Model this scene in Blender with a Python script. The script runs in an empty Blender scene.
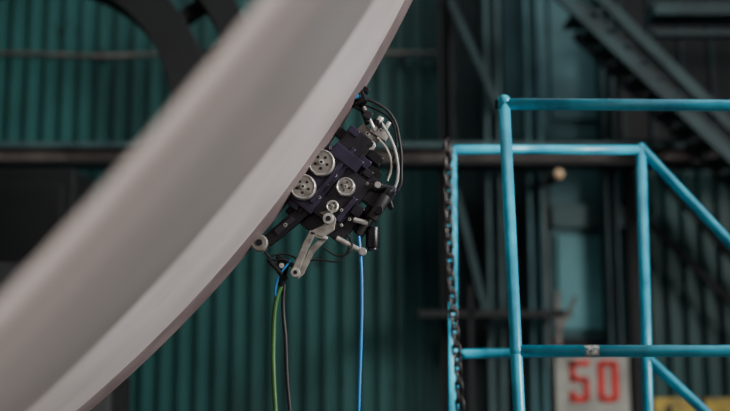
import bpy, bmesh, math, random
from mathutils import Vector, Matrix
random.seed(3)
F=1014.0; TH=math.radians(8.25); CAMZ=1.6
def W(px,py,Y):
    u=(px-365)/F; v=(205.5-py)/F
    y=math.cos(TH)-v*math.sin(TH); z=math.sin(TH)+v*math.cos(TH)
    k=Y/y
    return Vector((u*k,Y,CAMZ+z*k))
def lin(c):
    c=c/255.0
    return c/12.92 if c<=0.04045 else ((c+0.055)/1.055)**2.4
def col(r,g,b): return (lin(r),lin(g),lin(b),1)
def mat(name,c,rough=0.5,metal=0.0,c2=None,scale=5,bump=0.0,lo=0.4,hi=0.65,emit=0,stretch=None,chips=None):
    m=bpy.data.materials.new(name); m.use_nodes=True
    nt=m.node_tree; b=nt.nodes['Principled BSDF']
    b.inputs['Base Color'].default_value=col(*c)
    b.inputs['Roughness'].default_value=rough; b.inputs['Metallic'].default_value=metal
    tc=nt.nodes.new('ShaderNodeTexCoord'); mp=nt.nodes.new('ShaderNodeMapping')
    nt.links.new(tc.outputs['Object'],mp.inputs[0])
    if stretch: mp.inputs['Scale'].default_value=stretch
    n=nt.nodes.new('ShaderNodeTexNoise'); n.inputs['Scale'].default_value=scale; n.inputs['Detail'].default_value=6
    nt.links.new(mp.outputs[0],n.inputs['Vector'])
    cr=nt.nodes.new('ShaderNodeValToRGB')
    if c2 is None: c2=tuple(max(0,x*0.82) for x in c)
    cr.color_ramp.elements[0].position=lo; cr.color_ramp.elements[1].position=hi
    cr.color_ramp.elements[0].color=col(*c); cr.color_ramp.elements[1].color=col(*c2)
    nt.links.new(n.outputs['Fac'],cr.inputs[0]); out=cr.outputs[0]
    if chips:
        cc,sc,th=chips
        n2=nt.nodes.new('ShaderNodeTexNoise'); n2.inputs['Scale'].default_value=sc; n2.inputs['Detail'].default_value=8; n2.inputs['Roughness'].default_value=0.65
        nt.links.new(tc.outputs['Object'],n2.inputs['Vector'])
        c3=nt.nodes.new('ShaderNodeValToRGB'); c3.color_ramp.elements[0].position=th; c3.color_ramp.elements[1].position=th+0.03
        nt.links.new(n2.outputs['Fac'],c3.inputs[0])
        mx=nt.nodes.new('ShaderNodeMixRGB'); nt.links.new(c3.outputs[0],mx.inputs[0]); nt.links.new(out,mx.inputs[1]); mx.inputs[2].default_value=col(*cc)
        out=mx.outputs[0]
    nt.links.new(out,b.inputs['Base Color'])
    if bump:
        bp=nt.nodes.new('ShaderNodeBump'); bp.inputs['Strength'].default_value=bump; bp.inputs['Distance'].default_value=0.01
        nt.links.new(n.outputs['Fac'],bp.inputs['Height']); nt.links.new(bp.outputs[0],b.inputs['Normal'])
    if emit:
        b.inputs['Emission Color'].default_value=col(*c); b.inputs['Emission Strength'].default_value=emit
    return m
def link(o,parent=None):
    bpy.context.scene.collection.objects.link(o)
    if parent: o.parent=parent
    return o
def empty(name):
    return link(bpy.data.objects.new(name,None))
def from_bm(name,bm,m,parent=None,smooth=False):
    bmesh.ops.recalc_face_normals(bm,faces=bm.faces)
    me=bpy.data.meshes.new(name); bm.to_mesh(me); bm.free()
    if m: me.materials.append(m)
    if smooth:
        for p in me.polygons: p.use_smooth=True
    return link(bpy.data.objects.new(name,me),parent)
def bevel(o,w,seg=2):
    b=o.modifiers.new('b','BEVEL'); b.width=w; b.segments=seg; b.limit_method='ANGLE'
def boxm(name,M,dims,m,parent=None,bv=0):
    bm=bmesh.new(); bmesh.ops.create_cube(bm,size=1)
    for v in bm.verts: v.co=M@Vector((v.co.x*dims[0],v.co.y*dims[1],v.co.z*dims[2]))
    o=from_bm(name,bm,m,parent)
    if bv: bevel(o,bv)
    return o
def box(name,a,b,m,parent=None,bv=0):
    c=[(a[i]+b[i])/2 for i in range(3)]; d=[abs(a[i]-b[i]) for i in range(3)]
    return boxm(name,Matrix.Translation(c),d,m,parent,bv)
def cyl(name,p1,p2,r,m,parent=None,r2=None,seg=28,bv=0):
    p1=Vector(p1);p2=Vector(p2);d=p2-p1
    bm=bmesh.new(); bmesh.ops.create_cone(bm,cap_ends=True,segments=seg,radius1=r,radius2=r if r2 is None else r2,depth=d.length)
    M=Matrix.Translation((p1+p2)/2)@d.to_track_quat('Z','Y').to_matrix().to_4x4()
    bmesh.ops.transform(bm,matrix=M,verts=bm.verts)
    o=from_bm(name,bm,m,parent)
    for p in o.data.polygons:
        if len(p.vertices)==4: p.use_smooth=True
    if bv: bevel(o,bv)
    return o
def tube(name,pts,r,m,parent=None,kind='BEZIER',cyc=False):
    cu=bpy.data.curves.new(name,'CURVE'); cu.dimensions='3D'; cu.bevel_depth=r; cu.bevel_resolution=5; cu.resolution_u=12; cu.use_fill_caps=True
    if kind=='BEZIER':
        s=cu.splines.new('BEZIER'); s.bezier_points.add(len(pts)-1)
        for q,p in zip(s.bezier_points,pts):
            q.co=p; q.handle_left_type='AUTO'; q.handle_right_type='AUTO'
    else:
        s=cu.splines.new('POLY'); s.points.add(len(pts)-1)
        for q,p in zip(s.points,pts): q.co=(*p,1)
    s.use_cyclic_u=cyc
    cu.materials.append(m)
    return link(bpy.data.objects.new(name,cu),parent)
def beam(name,p1,p2,w,d,m,parent=None,bv=0):
    """rectangular bar, w = width in XZ plane, d = depth along Y"""
    p1=Vector(p1);p2=Vector(p2);v=(p2-p1); L=v.length; v.normalize()
    y=Vector((0,1,0)); x=y.cross(v).normalized(); y=v.cross(x)
    M=Matrix((x,y,v)).transposed().to_4x4(); M.translation=(p1+p2)/2
    return boxm(name,M,(w,d,L),m,parent,bv)
def brect(name,x0,y0,x1,y1,Y,th,m,parent=None,bv=0):
    ym=(y0+y1)/2; xm=(x0+x1)/2
    a=W(x0,ym,Y).x;b=W(x1,ym,Y).x; za=W(xm,y1,Y).z; zb=W(xm,y0,Y).z
    return box(name,(a,Y,za),(b,Y+th,zb),m,parent,bv)

# ---------------- materials
M_wall=mat('teal_corrugated_paint',(48,96,92),0.5,0,(28,62,60),1.4,stretch=(1,1,0.4),lo=0.38,hi=0.66,chips=((30,42,40),3.2,0.64))
M_walld=mat('dark_teal_paint',(24,45,46),0.6,0,(13,25,27),1.5)
M_panel=mat('pale_teal_panel',(90,146,150),0.55,0,(64,114,118),2,chips=((70,84,78),6,0.66))
M_panel2=mat('faded_teal_leaf',(64,104,108),0.55,0,(42,78,83),2,chips=((52,62,58),6,0.66))
M_steel=mat('grey_teal_steel',(72,96,97),0.6,0,(48,69,71),3)
M_stair=mat('stair_teal_steel',(40,66,68),0.6,0,(26,45,47),3)
M_dark=mat('dark_steel',(14,15,17),0.7,0.0,(8,9,10),4)
M_brown=mat('dusty_beam',(116,106,100),0.7,0,(70,64,60),3)
M_floor=mat('concrete_floor',(78,76,74),0.7,0,(58,56,54),1.5,0.2)
M_ceil=mat('ceiling_paint',(40,46,48),0.8)
M_sign=mat('sign_board',(160,160,150),0.6,0,(126,126,118),4)
M_red=mat('sign_red_paint',(196,34,28),0.5,0,(160,30,26),8)
M_yel=mat('yellow_paint',(165,140,50),0.6,0,(110,96,50),8)
M_lamp=mat('warm_lamp_glass',(225,190,150),0.4,emit=0.12)
M_glow=mat('side_panel_glow',(200,220,225),0.2,emit=1.0)  # emissive material for the added panel on the right wall
M_blue=mat('chipped_blue_paint',(48,162,188),0.3,0.0,(36,128,154),9,0.05,chips=((46,50,50),26,0.665))
M_worn=mat('bare_worn_metal',(150,150,140),0.5,0.5,(40,60,70),60)
M_chain=mat('chain_steel',(60,57,56),0.4,0.85,(30,26,26),40)
M_shell=mat('shell_primer',(128,120,117),0.34,0.0,(116,108,105),1.5,0.04)
M_strip=mat('shell_pale_band',(192,183,181),0.36,0.0,(176,166,164),3,0.04,chips=((150,140,138),9,0.66))  # band gets a paler base colour than the barrel
M_rim=mat('shell_rim',(122,108,108),0.45,0.1,(100,86,86),6)
M_black=mat('black_anodised',(22,22,25),0.34,0.3,(14,14,16),20)
M_purple=mat('purple_anodised',(52,46,66),0.32,0.4,(38,34,50),20)
M_grey=mat('dark_grey_anodised',(44,42,49),0.34,0.4,(28,27,32),20)
M_silver=mat('machined_aluminium',(196,194,188),0.32,0.7,(166,164,160),50)
M_silv2=mat('dull_cast_aluminium',(150,146,138),0.42,0.6,(110,106,100),30)
M_cream=mat('cream_plastic',(196,190,176),0.45)
M_rubber=mat('rubber',(16,16,17),0.6)
M_hole=mat('screw_recess',(30,30,34),0.5,0.5)
M_green=mat('green_cable',(48,96,40),0.45)
M_bluec=mat('blue_cable',(34,120,185),0.4)
M_hose=mat('clear_hose',(185,185,181),0.25)

# ---------------- room
X0,X1,Y0,Y1,H=-11,9,-7,9.6,10.5
box('floor',(X0,Y0,-0.1),(X1,Y1,0),M_floor)
box('ceiling',(X0,Y0,H),(X1,Y1,H+0.1),M_ceil)
box('wall_left',(X0-0.1,Y0,0),(X0,Y1,H),M_walld)
box('wall_right',(X1,Y0,0),(X1+0.1,Y1,H),M_walld)
box('wall_front',(X0,Y0-0.1,0),(X1,Y0,H),M_walld)
bm=bmesh.new(); per=0.17; dp=0.07; x=X0; prof=[]
while x<X1:
    prof+= [(x,Y1),(x+per*0.4,Y1),(x+per*0.5,Y1-dp),(x+per*0.9,Y1-dp)]; x+=per
prof.append((x,Y1))
lo=[bm.verts.new((a,b,0)) for a,b in prof]; hi=[bm.verts.new((a,b,H)) for a,b in prof]
for i in range(len(prof)-1): bm.faces.new((lo[i],lo[i+1],hi[i+1],hi[i]))
bk1=[bm.verts.new((X0,Y1+0.15,0)),bm.verts.new((x,Y1+0.15,0)),bm.verts.new((x,Y1+0.15,H)),bm.verts.new((X0,Y1+0.15,H))]
bm.faces.new(bk1)
me=bpy.data.meshes.new('wall_back'); bm.to_mesh(me); bm.free(); me.materials.append(M_wall)
link(bpy.data.objects.new('wall_back',me))

# ---------------- background structures
BY=8.8
g=empty('crane_girder')
brect('top_flange',-900,142,1300,147,BY-0.1,0.3,M_steel,g)
brect('web',-900,147,1300,160,BY+0.05,0.06,M_brown,g)
brect('bottom_flange',-900,160,1300,164,BY-0.1,0.3,M_dark,g)
g=empty('wall_conduit')
tube('pipe',[W(x,54+ (2 if i%2 else -1),9.45) for i,x in enumerate(range(-400,900,100))],0.02,M_brown,g)
for i,x in enumerate(range(-350,900,150)): brect('clip',x,50,x+4,60,9.45,0.12,M_dark,g)

def column(name,x0,x1,m,Y=9.06,th=0.24):
    g=empty(name)
    a=W(x0,150,Y).x;b=W(x1,150,Y).x; w=b-a
    box('flange_a',(a,Y,0),(a+w*0.22,Y+th,H),m,g)
    box('flange_b',(b-w*0.22,Y,0),(b,Y+th,H),m,g)
    box('web',(a,Y+th*0.5,0),(b,Y+th*0.6,H),m,g)
column('steel_column',440,454,M_dark)
column('steel_column',486,502,M_steel)
column('steel_column',527,543,M_panel2)
column('steel_column',604,616,M_stair)
g=empty('cross_brace')
for a,b in (((450,0),(500,110)),((456,190),(490,330))):
    beam('bar',W(*a,8.97),W(*b,8.97),0.06,0.03,M_stair,g)
g=empty('dark_backing')  # plain dark sheets behind the columns and staircase
brect('backing',440,-200,500,700,9.4,0.1,M_walld,g)
brect('backing_right',612,-120,1100,140,9.42,0.08,M_dark,g)
for i in range(9): brect('rib',618+i*30,-120,622+i*30,140,9.38,0.04,M_walld,g)
g=empty('door_1')
brect('upper_leaf',500,-300,606,140,9.35,0.08,M_panel2,g)
brect('upper_recess',546,-300,600,120,9.31,0.04,M_panel2,g,0.01)
brect('mid_dark',500,164,548,470,9.4,0.06,M_walld,g)
brect('lower_leaf',550,166,628,338,9.35,0.08,M_panel2,g,0.01)
brect('lower_recess',558,235,620,330,9.31,0.04,M_panel,g,0.01)
brect('lower_bar',552,204,626,228,9.28,0.04,M_steel,g,0.01)
brect('sill',540,338,640,352,9.3,0.15,M_dark,g)
brect('jamb',541,166,549,420,9.25,0.1,M_brown,g)
brect('base_leaf',630,166,640,420,9.25,0.15,M_dark,g)
g=empty('number_sign')
brect('board',556,356,630,440,9.0,0.03,M_sign,g,0.005)
def digit(nm,rects,ox):
    for i,(a,b,c,d) in enumerate(rects): brect(nm+'_stroke',ox+a,360+b,ox+c,360+d,8.98,0.02,M_red,g,0.004)
digit('five',[(0,0,20,6),(0,0,6,21),(0,16,17,22),(14,18,20,40),(0,36,18,42),(0,31,6,40)],570)
digit('zero',[(0,2,7,40),(14,2,21,40),(3,0,18,6),(3,36,18,42)],598)
g=empty('wall_bracket_shelf')
brect('board',418,310,572,317,8.6,0.4,M_dark,g)
brect('upright_a',470,285,474,480,8.6,0.05,M_dark,g)
brect('upright_b',556,290,561,345,8.6,0.05,M_brown,g)
beam('strut',W(560,330,8.6),W(576,296,8.6),0.03,0.03,M_brown,g)
g=empty('bulkhead_lamp')
c=W(559,174,8.6)
bm=bmesh.new(); bmesh.ops.create_uvsphere(bm,u_segments=20,v_segments=12,radius=0.042,matrix=Matrix.Translation(c)); from_bm('globe',bm,M_lamp,g,True)
cyl('base',c+Vector((0,0.02,0)),c+Vector((0,0.42,0)),0.035,M_dark,g)
cyl('collar',c+Vector((0,0.03,0)),c+Vector((0,0.06,0)),0.052,M_dark,g)
g=empty('industrial_staircase')
for off in (0,1):
    beam('stringer',W(560+off*-4,-42+off*34,8.15),W(800,195+off*28,8.15),0.09,0.06,M_stair,g)
for off in (0,1):
    beam('stringer_far',W(575,0+off*34,8.55),W(810,225+off*34,8.55),0.07,0.06,M_walld,g)
for i in range(14):
    p=W(575+i*16,-10+i*16,8.15); box('tread',(p.x-0.02,8.15,p.z-0.2),(p.x+0.2,8.6,p.z-0.17),M_walld,g)
brect('landing_beam',655,2,1000,14,8.3,0.3,M_stair,g)
brect('landing_edge',655,30,1000,35,8.3,0.1,M_walld,g)
g=empty('wall_brace')
beam('bar',W(660,170,9.2),W(800,330,9.2),0.12,0.06,M_dark,g)
beam('bar_b',W(640,215,9.2),W(760,330,9.2),0.05,0.06,M_dark,g)
g=empty('yellow_barrier')
brect('rail',655,398,900,420,8.4,0.06,M_yel,g)
for i in range(6): brect('black_band',700+i*40,397.5,706+i*40,420.5,8.39,0.08,M_dark,g)
box('leg_a',(W(665,400,8.4).x,8.4,0),(W(672,400,8.4).x,8.48,W(665,405,8.4).z),M_dark,g)
box('leg_b',(W(860,400,8.4).x,8.4,0),(W(867,400,8.4).x,8.48,W(865,405,8.4).z),M_dark,g)
g=empty('dark_wall_block')  # dark block added where the wall itself simply looks dark
brect('body',-250,168,70,430,8.0,0.6,M_dark,g,0.02)
brect('dark_panel',-60,185,60,300,7.97,0.03,M_dark,g,0.01)
z=W(0,430,8.0).z
for x in (-250,40): 
    a=W(x,430,8.0); box('foot',(a.x,8.05,0),(a.x+0.2,8.5,z+0.02),M_dark,g)

# ---------------- turning ring (dark arcs upper left)
g=empty('turning_ring')
cR=W(30,120,6.0); s6=6.0/F*1.0
def annulus(name,c,y0,y1,r0,r1,m,parent,seg=96,a0=0,a1=2*math.pi):
    bm=bmesh.new(); rings=[]
    full=abs(a1-a0-2*math.pi)<1e-6; n=seg if full else seg+1
    for i in range(n):
        a=a0+(a1-a0)*i/seg; ca,sa=math.cos(a),math.sin(a)
        rings.append([bm.verts.new((c.x+r*ca,y,c.z+r*sa)) for r,y in ((r0,y0),(r1,y0),(r1,y1),(r0,y1))])
    for i in range(seg):
        A=rings[i];B=rings[(i+1)%n]
        for j in range(4): bm.faces.new((A[j],A[(j+1)%4],B[(j+1)%4],B[j]))
    o=from_bm(name,bm,m,parent,True)
    if parent.name.startswith('turning'):
        for p in o.data.polygons: p.use_smooth=False
    bevel(o,0.004,1); return o
annulus('inner_ring',cR,5.9,6.2,148*s6,188*s6,M_dark,g)
annulus('outer_ring',cR,5.9,6.2,212*s6,242*s6,M_dark,g)
for i in range(24):
    a=i*math.pi/12+0.1
    d=Vector((math.cos(a),0,math.sin(a)))
    beam('rung',cR+d*183*s6+Vector((0,.05,0)),cR+d*214*s6+Vector((0,.05,0)),0.07,0.12,M_dark,g)
zb=cR.z-242*s6
for sx in (-1,1):
    cyl('roller',(cR.x+sx*0.35,5.85,zb-0.02),(cR.x+sx*0.35,6.25,zb-0.02),0.1,M_dark,g)
box('pedestal',(cR.x-0.6,5.8,0),(cR.x+0.6,6.3,zb-0.1),M_dark,g,0.02)

# ---------------- the big shell
YF=3.0
pa,pb,pc=W(413,0,YF),W(285,207,YF),W(90,411,YF)
def circ(a,b,c):
    ax,ay,bx,by,cx,cy=a.x,a.z,b.x,b.z,c.x,c.z
    d=2*(ax*(by-cy)+bx*(cy-ay)+cx*(ay-by))
    ux=((ax*ax+ay*ay)*(by-cy)+(bx*bx+by*by)*(cy-ay)+(cx*cx+cy*cy)*(ay-by))/d
    uz=((ax*ax+ay*ay)*(cx-bx)+(bx*bx+by*by)*(ax-cx)+(cx*cx+cy*cy)*(bx-ax))/d
    return Vector((ux,0,uz))
C=circ(pa,pb,pc)
def rad(p): return math.hypot(p.x-C.x,p.z-C.z)
RF=rad(pb); RI=rad(W(142,144,1.0)); RN=RI+0.04; RC=rad(W(214,222,1.9))
def lathe(name,prof,m,parent,seg=384,split=30):
    bm=bmesh.new(); rings=[]
    for i in range(seg):
        a=2*math.pi*i/seg
        rings.append([bm.verts.new((C.x+r*math.cos(a),y,C.z+r*math.sin(a))) for y,r in prof])
    n=len(prof)
    for i in range(seg):
        A=rings[i];B=rings[(i+1)%seg]
        for j in range(n): bm.faces.new((A[j],A[(j+1)%n],B[(j+1)%n],B[j]))
    o=from_bm(name,bm,m,parent,True)
    es=o.modifiers.new('e','EDGE_SPLIT'); es.split_angle=math.radians(split); return o
g=empty('cylindrical_tank_shell')
lip=[]
for k in range(9):
    a=math.pi/2*k/8
    lip.append((1.045-0.045*math.cos(a),RN-0.04+0.04*math.sin(a)))
k=(RC-RN)/0.9
lathe('main_barrel',lip+[(1.4,RN+k*0.37),(1.86,RC+0.001),(1.89,RC-0.003),(1.9,RC-0.011),(1.9,RC-0.06),(1.1,RI-0.005)],M_shell,g,split=50)
lathe('pale_band',[(1.9,RC-0.012),(2.84,RF-0.004),(2.84,RF-0.07),(1.9,RC-0.06)],M_strip,g)
lathe('end_flange',[(2.84,RF-0.003),(2.995,RF),(3.0,RF-0.005),(3.0,RF-0.07),(2.84,RF-0.07)],M_rim,g)
zb=C.z-RF
for sx in (-1,1):
    ang=math.radians(18)*sx
    px=C.x+(RF+0.16)*math.sin(ang); pz=C.z-(RF+0.16)*math.cos(ang)
    cyl('support_roller',(px,1.7,pz),(px,2.6,pz),0.14,M_dark,g)
    box('roller_stand',(px-0.3,1.8,0),(px+0.3,2.5,max(pz-0.05,0.1)),M_yel,g,0.02)

# ---------------- blue platform railing
g=empty('mobile_work_platform')
YA=3.4; YB=4.15
ra=6/F*YA; rb=4.7/F*YB
def ext(a,b,z):
    t=(z-a.z)/(b.z-a.z); return a+(b-a)*t
A1,A2=W(504,101,YA),W(519,411,YA)
Af=ext(A1,A2,0)
cyl('post_front',A1,Af,ra,M_blue,g)
tr=W(497,104,YA); xr=2.6
tr2=Vector((xr,YA,W(730,108,YA).z-0.0))
cyl('top_rail_front',tr,tr2,ra,M_blue,g)
ml=W(516,351,YA)
cyl('mid_rail_front',ml,Vector((xr,YA,ml.z)),ra,M_blue,g)
cyl('post_front_far',Vector((xr,YA,0)),tr2+Vector((0,0,0.02)),ra,M_blue,g)
B1,B2=W(452,151,YB),W(454,411,YB)
cyl('post_back',B1,ext(B1,B2,0),rb,M_blue,g)
C1,C2=W(641,147,YB),W(648,411,YB)
cyl('post_stair',C1,ext(C1,C2,0),rb*1.1,M_blue,g)
cyl('top_rail_back',W(452,150,YB),W(643,150,YB),rb*1.05,M_blue,g)
cyl('mid_rail_back',W(455,354,YB),W(647,352,YB),rb,M_blue,g)
D1,D2=W(641,148,YB),W(730,243,YB)
cyl('stair_handrail',D1,ext(D1,D2,0.75),rb*1.1,M_blue,g)
E1,E2=W(647,358,YB),W(704,411,YB)
cyl('stair_midrail',E1,ext(E1,E2,0.2),rb*1.1,M_blue,g)
for p,r in ((A1,ra),(W(516.5,351,YA),ra*1.02),(D1,rb),(W(647,353,YB),rb),(B1,rb)):
    bm=bmesh.new(); bmesh.ops.create_uvsphere(bm,u_segments=16,v_segments=10,radius=r*1.12,matrix=Matrix.Translation(p)); from_bm('weld_joint',bm,M_blue,g,True)
cyl('rail_end_plug',tr+Vector((-0.004,0,0)),tr,ra*0.9,M_dark,g)
def patch(p,L,r):
    bm=bmesh.new(); n=14; rings=[]
    for i in range(n):
        a=-1.9+1.9*2*i/(n-1)
        l=L*(0.55+0.45*math.cos(a*0.8))*(0.8+0.35*random.random())
        rings.append([bm.verts.new((p.x+s*l*(0.8+0.3*random.random()),p.y-math.cos(a)*r,p.z+math.sin(a)*r)) for s in (-1,1)])
    for i in range(n-1): bm.faces.new((rings[i][0],rings[i][1],rings[i+1][1],rings[i+1][0]))
    from_bm('worn_patch',bm,M_worn,g,True)
patch(W(591,351,YA),0.026,ra*1.015)
deckz=1.15
box('deck',(B1.x,YA,deckz-0.06),(C1.x,YB,deckz),M_steel,g)
for i in range(6):
    t=i+1; zz=deckz-0.17*t
    box('stair_tread',(C1.x+0.03+0.16*(t-1),YA+0.12,zz-0.03),(C1.x+0.22+0.16*(t-1),YB,zz),M_steel,g)
for y in (YA+0.1,YB):
    beam('stair_stringer',(C1.x,y,deckz-0.1),(C1.x+1.03,y,0.06),0.14,0.03,M_blue,g)
box('leg_side',(C1.x-0.03,YA,0),(C1.x+0.03,YA+0.06,deckz-0.05),M_blue,g)

# ---------------- chain
g=empty('safety_chain')
YC=YB-0.06
def chlink(p,d,flip,L=0.022,r=0.0042,w=0.0095):
    pts=[]
    for i in range(20):
        a=2*math.pi*i/20; x=math.cos(a)*w; z=math.sin(a)*w+(L-w if math.sin(a)>0 else -(L-w))
        pts.append((x,z))
    d=d.normalized(); s=Vector((0,1,0)).cross(d).normalized(); t=d.cross(s)
    ang=math.radians(35) if flip else math.radians(125)
    ang+=random.uniform(-.2,.2)
    e=s*math.cos(ang)+t*math.sin(ang)
    tube('link',[p+e*x+d*z for x,z in pts],r,M_chain,g,'POLY',True)
path=[W(448,147,YC),W(448,200,YC),W(450,260,YC),W(454,320,YC),W(458,370,YC),W(460,409,YC)]
tot=sum((path[i+1]-path[i]).length for i in range(5)); pitch=0.036
n=int(tot/pitch)
for k in range(n+1):
    s=k*pitch; i=0
    while i<4 and s>(path[i+1]-path[i]).length: s-=(path[i+1]-path[i]).length; i+=1
    d=path[i+1]-path[i]; chlink(path[i]+d.normalized()*s,d,k%2,0.026,0.0062,0.015)
cc=W(448,150,YB); pts=[]
for i in range(9):
    a=2*math.pi*i/9; 
    p=cc+Vector((0,math.cos(a)*0.036,math.sin(a)*0.036)); t=Vector((0,-math.sin(a),math.cos(a)))
    L=0.018; q=[]
    e=Vector((1,0,0)) if i%2 else Vector((0,math.cos(a),math.sin(a)))
    for j in range(16):
        b=2*math.pi*j/16; q.append(p+e*math.cos(b)*0.014+t*math.sin(b)*L)
    tube('wrap_link',q,0.006,M_chain,g,'POLY',True)

# ---------------- crawler robot
g=empty('pipe_crawler_robot')
O=W(337,190,YF); S=YF/F/math.cos(TH)*0.99
def Rb(px,py,t=0): return O+Vector(((px-335)*S,-t*S,-(py-190)*S))
TA=math.atan2(-0.784,-0.62)
def rbx(name,cx,cy,lu,ln,t0,t1,m,ang=None,bv=1.2):
    a=math.radians(ang) if ang is not None else TA
    u=Vector((math.cos(a),0,math.sin(a))); n=Vector((-u.z,0,u.x)); y=Vector((0,1,0))
    M=Matrix((u,y,n)).transposed().to_4x4(); M.translation=Rb(cx,cy,(t0+t1)/2)
    return boxm(name,M,(lu*S,(t1-t0)*S,ln*S),m,g,bv*S)
def rc(name,px,py,r,t0,t1,m,bv=0.8): return cyl(name,Rb(px,py,t0),Rb(px,py,t1),r*S,m,g,bv=bv*S)
def rod(name,a,b,r,m,ta=10,tb=None,bv=0.5): return cyl(name,Rb(*a,ta),Rb(*b,ta if tb is None else tb),r*S,m,g,bv=bv*S)
def plate(name,pts,t0,t1,m,bv=0.8):
    bm=bmesh.new(); lo=[bm.verts.new(Rb(x,y,t0)) for x,y in pts]; hi=[bm.verts.new(Rb(x,y,t1)) for x,y in pts]; k=len(pts)
    bm.faces.new(lo); bm.faces.new(hi[::-1])
    for i in range(k): bm.faces.new((lo[i],lo[(i+1)%k],hi[(i+1)%k],hi[i]))
    o=from_bm(name,bm,m,g); bevel(o,bv*S); return o
def screw(px,py,t,r=2.0,m=None):
    rc('screw',px,py,r,t-2,t+1.2,m or M_silver,0.3); rc('screw_socket',px,py,r*0.5,t,t+1.5,M_hole,0)
def knob(px,py,r,t0,t1,holes):
    rc('knob_back',px,py,r*1.06,t0-3,t0+1,M_grey,0.8)
    rc('knob_rim',px,py,r,t0,t1,M_silver,1.2)
    annulus('knob_lip',Rb(px,py,0),Rb(px,py,t1+1.5).y,Rb(px,py,t1-1).y,(r-2.2)*S,r*0.97*S,M_silver,g,40)
    rc('knob_web',px,py,r-2.4,t1-0.5,t1+0.3,M_silv2,0)
    for i in range(holes):
        a=2*math.pi*i/holes+0.4
        rc('knob_hole',px+math.cos(a)*r*0.46,py+math.sin(a)*r*0.46,r*0.11,t1-1,t1+0.6,M_hole,0)
    rc('knob_hub',px,py,r*0.2,t1-1,t1+2,M_silver,0.4); rc('knob_socket',px,py,r*0.1,t1,t1+2.4,M_hole,0)
rbx('chassis_plate',331,188,98,46,-8,2,M_black)
rbx('gearbox_housing',318,182,66,30,2,16,M_purple)
rbx('side_housing',340,200,58,34,2,14,M_grey)
rbx('upper_block',353,147,30,30,-4,16,M_grey)
rbx('upper_block_cap',345,160,14,34,2,20,M_purple)
rbx('centre_block',356,176,34,36,-4,10,M_black)
rbx('right_block',374,196,26,32,-6,12,M_grey)
rbx('rear_arm',368,216,44,16,-8,6,M_black)
rbx('lower_block',338,226,30,26,-6,10,M_grey)
rbx('rib',331,178,70,5,14,19,M_purple)
rbx('rib_b',345,212,30,6,12,17,M_purple)
rbx('top_lug',341,135,10,16,0,12,M_grey)
rbx('top_fin',352,133,8,12,4,18,M_purple)
rbx('step_a',362,164,10,14,8,17,M_purple); rbx('step_b',366,175,8,10,8,15,M_grey)
rbx('side_fin_a',292,206,8,14,6,14,M_purple); rbx('side_fin_b',356,214,12,10,8,18,M_grey)
knob(320,166,13.5,16,24,5); knob(302,190.5,13,16,24,5); knob(344,190,9.5,14,22,4); knob(331,209.5,6.5,14,20,4)
for p in ((310,172),(334,178),(318,200),(352,201),(340,213),(346,168),(362,150),(354,138),(366,186),(378,184),(383,201),(326,187),(329,150),(340,228),(348,222)): screw(*p,16 if p[0]<350 else 13,1.6)
rbx('camera_head',357,98,14,13,4,18,M_black,ang=20); rc('camera_lens',355,98,4.4,17,23,M_black); rc('camera_glass',355,98,2.6,23,23.6,M_bluec,0)
rod('camera_stalk',(359,104),(366,124),2.4,M_black,8)
rbx('camera_fin',364,89,6,7,6,14,M_black,ang=60)
rod('lever',(347,104),(362,112),1.6,M_black,14)
rod('mast_tube',(372,130),(362,108),1.8,M_silver,18)
rbx('mast_clamp',366,117,8,9,14,22,M_grey,ang=60)
rbx('bracket_plate',364,137,24,16,4,10,M_silv2,ang=-50)
rbx('bracket_foot',378,133,20,9,2,12,M_silver,ang=-35)
rod('fitting_a',(371,131),(380,118),3.6,M_silver,14); rod('fitting_nut',(374,127),(377,122),5.2,M_black,14)
rod('fitting_b',(382,132),(388,122),2.6,M_silver,10)
rc('valve',369,147,5,8,16,M_silver); rc('valve_core',369,147,2.2,16,17,M_hole,0)
rbx('terminal_block',373,158,16,10,4,12,M_black,ang=-40)
screw(366,134,10,2.2); screw(360,142,10,2); screw(379,131,12,1.8)
rod('motor_a',(368,188),(391,193),6.5,M_black,8); rod('motor_a_cap',(389,192.5),(394,194),5,M_purple,8)
rod('grip_a',(370,222),(384,198),6,M_rubber,16); rod('grip_a_end',(384,198),(388,192),4.6,M_black,16)
rod('grip_b',(356,236),(372,211),5,M_rubber,4)
rod('motor_b',(371,228),(371,249),7,M_black,2); rod('motor_b_cap',(371,249),(371,252),5,M_purple,2)
rc('dial_right',376,188,5.2,12,20,M_black); rc('dial_right_face',376,188,3.2,20,21,M_silver,0.2)
rc('dial_right_low',377,214,4.4,20,25,M_black)
rbx('hinge',388,203,16,5,2,10,M_black,ang=-75)
rod('thumb_rod',(335,240),(361,254),2.6,M_silver,12); rod('thumb_rod_b',(352,222),(366,226),2.6,M_silver,16); rc('thumb_end',361,254,4,9,15,M_silver)
plate('fork_arm_upper',[(318,215),(329,213),(335,222),(333,233),(322,240),(316,238),(309,238),(309,234),(322,228),(325,222)],12,18,M_silv2)
plate('fork_leg_outer',[(309,233),(315,236),(307,252),(299,272),(295,278),(289,276),(294,266),(302,246)],12,18,M_silv2)
plate('fork_leg_inner',[(322,238),(327,240),(312,256),(303,276),(297,281),(296,274),(303,262),(309,250)],8,14,M_silv2)
rod('fork_strut',(309,237),(326,241),2,M_silver,15)
rc('arm_pivot',327,222,5.5,12,22,M_silver); rc('arm_pivot_core',327,222,2.6,21,23,M_hole,0)
rc('fork_pivot',295,275,4.6,8,21,M_silver); rc('fork_pivot_core',295,275,2,21,22,M_hole,0)
rod('tension_link',(275,258),(300,272),2.2,M_black,8); rod('tension_link_b',(268,262),(286,282),2.4,M_black,14)
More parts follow.
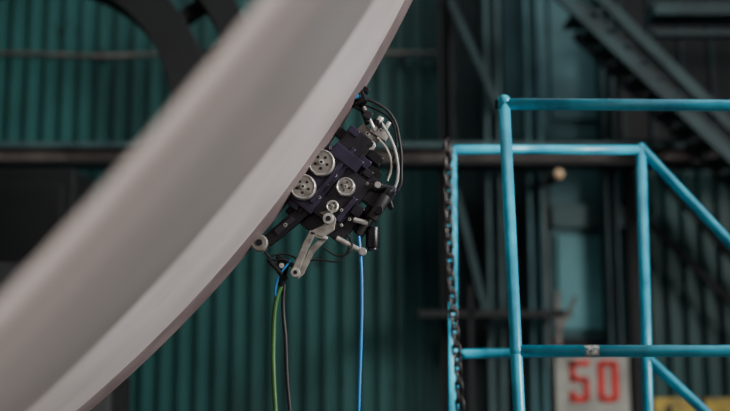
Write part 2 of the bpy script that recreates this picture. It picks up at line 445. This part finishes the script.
rc('idler_wheel',281,268,6.5,2,12,M_rubber,1.5); rc('idler_hub',281,268,2.6,12,14,M_silver,0.3)
rod('cable_gland',(284,270),(280,288),3.2,M_black,8)
plate('roller_arm',[(256,238),(264,236),(290,214),(304,205),(310,214),(296,226),(272,246),(262,252)],2,9,M_black)
plate('roller_arm_strip',[(272,232),(290,218),(294,222),(276,238)],9,11,M_grey)
rc('guide_roller',258.5,245,8.5,0,14,M_silv2,1.5); rc('guide_roller_core',258.5,245,3.2,13,15,M_hole,0)
screw(284,227,10,2)
rbx('magnet_foot',300,207,16,10,0,10,M_black); rbx('magnet_foot_b',338,148,16,8,0,10,M_black)
def cab(nm,pts,r,m,t=None): return tube(nm,[Rb(*p) if len(p)==3 else Rb(*p,t) for p in pts],r*S,m,g)
cab('loop_cable',[(360,98,14),(376,104,14),(391,117,12),(398,140,10),(400,170,8),(397,190,6),(388,196,4)],1.6,M_rubber)
cab('loop_cable_b',[(362,104,10),(380,112,10),(392,124,8),(394,150,6),(386,176,4)],1.1,M_rubber)
cab('air_hose',[(380,124,14),(389,140,16),(395,158,14),(396,180,10),(392,192,6)],1.4,M_hose)
cab('air_hose_b',[(376,138,12),(386,152,14),(390,168,10),(386,182,8)],1.1,M_cream)
cab('jumper',[(350,240,12),(340,262,14),(318,262,12),(300,262,10),(284,256,10),(270,258,10)],0.9,M_rubber)
cab('jumper_b',[(345,234,8),(350,252,16),(338,258,14),(322,250,12)],1.0,M_rubber)
cab('jumper_c',[(264,254,10),(272,262,12),(284,262,14),(292,268,14)],1.2,M_rubber)
def hang(nm,pts,end,r,m):
    gg=empty(nm)
    P=[Rb(*p) for p in pts]; last=P[-1]
    P+= [Vector((last.x+end*0.4,last.y+0.02,0.7)),Vector((last.x+end,last.y+0.05,0.03)),Vector((last.x+end+0.5,last.y+0.3,0.015))]
    tube('cable',P,r*S,m,gg)
hang('green_cable',[(281,286,8),(276,300,8),(273,340,6),(274,380,6),(276,411,6)],0.0,2.4,M_green)
hang('black_cable',[(283,286,6),(282,305,4),(285,340,4),(287,380,4),(290,411,4)],0.05,1.9,M_rubber)
hang('blue_cable',[(357,238,8),(359,260,8),(360,300,8),(359,350,8),(357,411,8)],-0.02,1.8,M_bluec)
g2=bpy.data.objects['green_cable']
tube('blue_tail',[Rb(291,262,14),Rb(280,276,14),Rb(275,290,12),Rb(275,300,8)],1.1*S,M_bluec,g2)

# ---------------- lights
def area(name,loc,target,sx,sy,e,c,spread=180):
    l=bpy.data.lights.new(name,'AREA'); l.shape='RECTANGLE'; l.size=sx; l.size_y=sy; l.energy=e; l.color=c; l.spread=math.radians(spread)
    o=link(bpy.data.objects.new(name,l)); o.location=loc
    o.rotation_euler=(Vector(target)-Vector(loc)).to_track_quat('-Z','Y').to_euler(); return o
box('side_glow_panel',(X1-0.03,-3,2.5),(X1-0.01,2.5,7),M_glow)  # added glowing panel out of view, no known window there
area('side_fill',(X1-0.2,-0.2,4.4),(0,2.2,2.0),4.5,3.5,1150,(1.0,0.97,0.95),110)  # added side light for the shell underside and the robot
area('overhead_fill',(2,3,H-0.3),(2,3,0),7,5,330,(0.85,0.95,1.0))  # added overhead area light, the ceiling has no opening
area('lip_fill',(-2.2,-2.6,7.2),(-0.5,1.9,1.9),1.0,0.5,240,(1.0,0.97,0.94),50)  # added light to brighten the barrel's near lip and robot front
area('back_wall_fill',(-1.5,7.2,9),(0,9.5,2),3,0.6,75,(0.85,1.0,0.98))  # added fill for the back wall, no fixture behind it
w=bpy.data.worlds.new('w'); bpy.context.scene.world=w; w.use_nodes=True
w.node_tree.nodes['Background'].inputs[0].default_value=(0.5,0.6,0.65,1); w.node_tree.nodes['Background'].inputs[1].default_value=0.08

# ---------------- camera
cd=bpy.data.cameras.new('camera'); cam=link(bpy.data.objects.new('camera',cd))
cam.location=(0,0,CAMZ); cam.rotation_euler=(math.radians(90)+TH,0,0)
cd.sensor_width=36; cd.lens=36*F/730; cd.clip_start=0.05
cd.dof.use_dof=True; cd.dof.focus_distance=YF/math.cos(TH)*0.99; cd.dof.aperture_fstop=1.25
bpy.context.scene.camera=cam
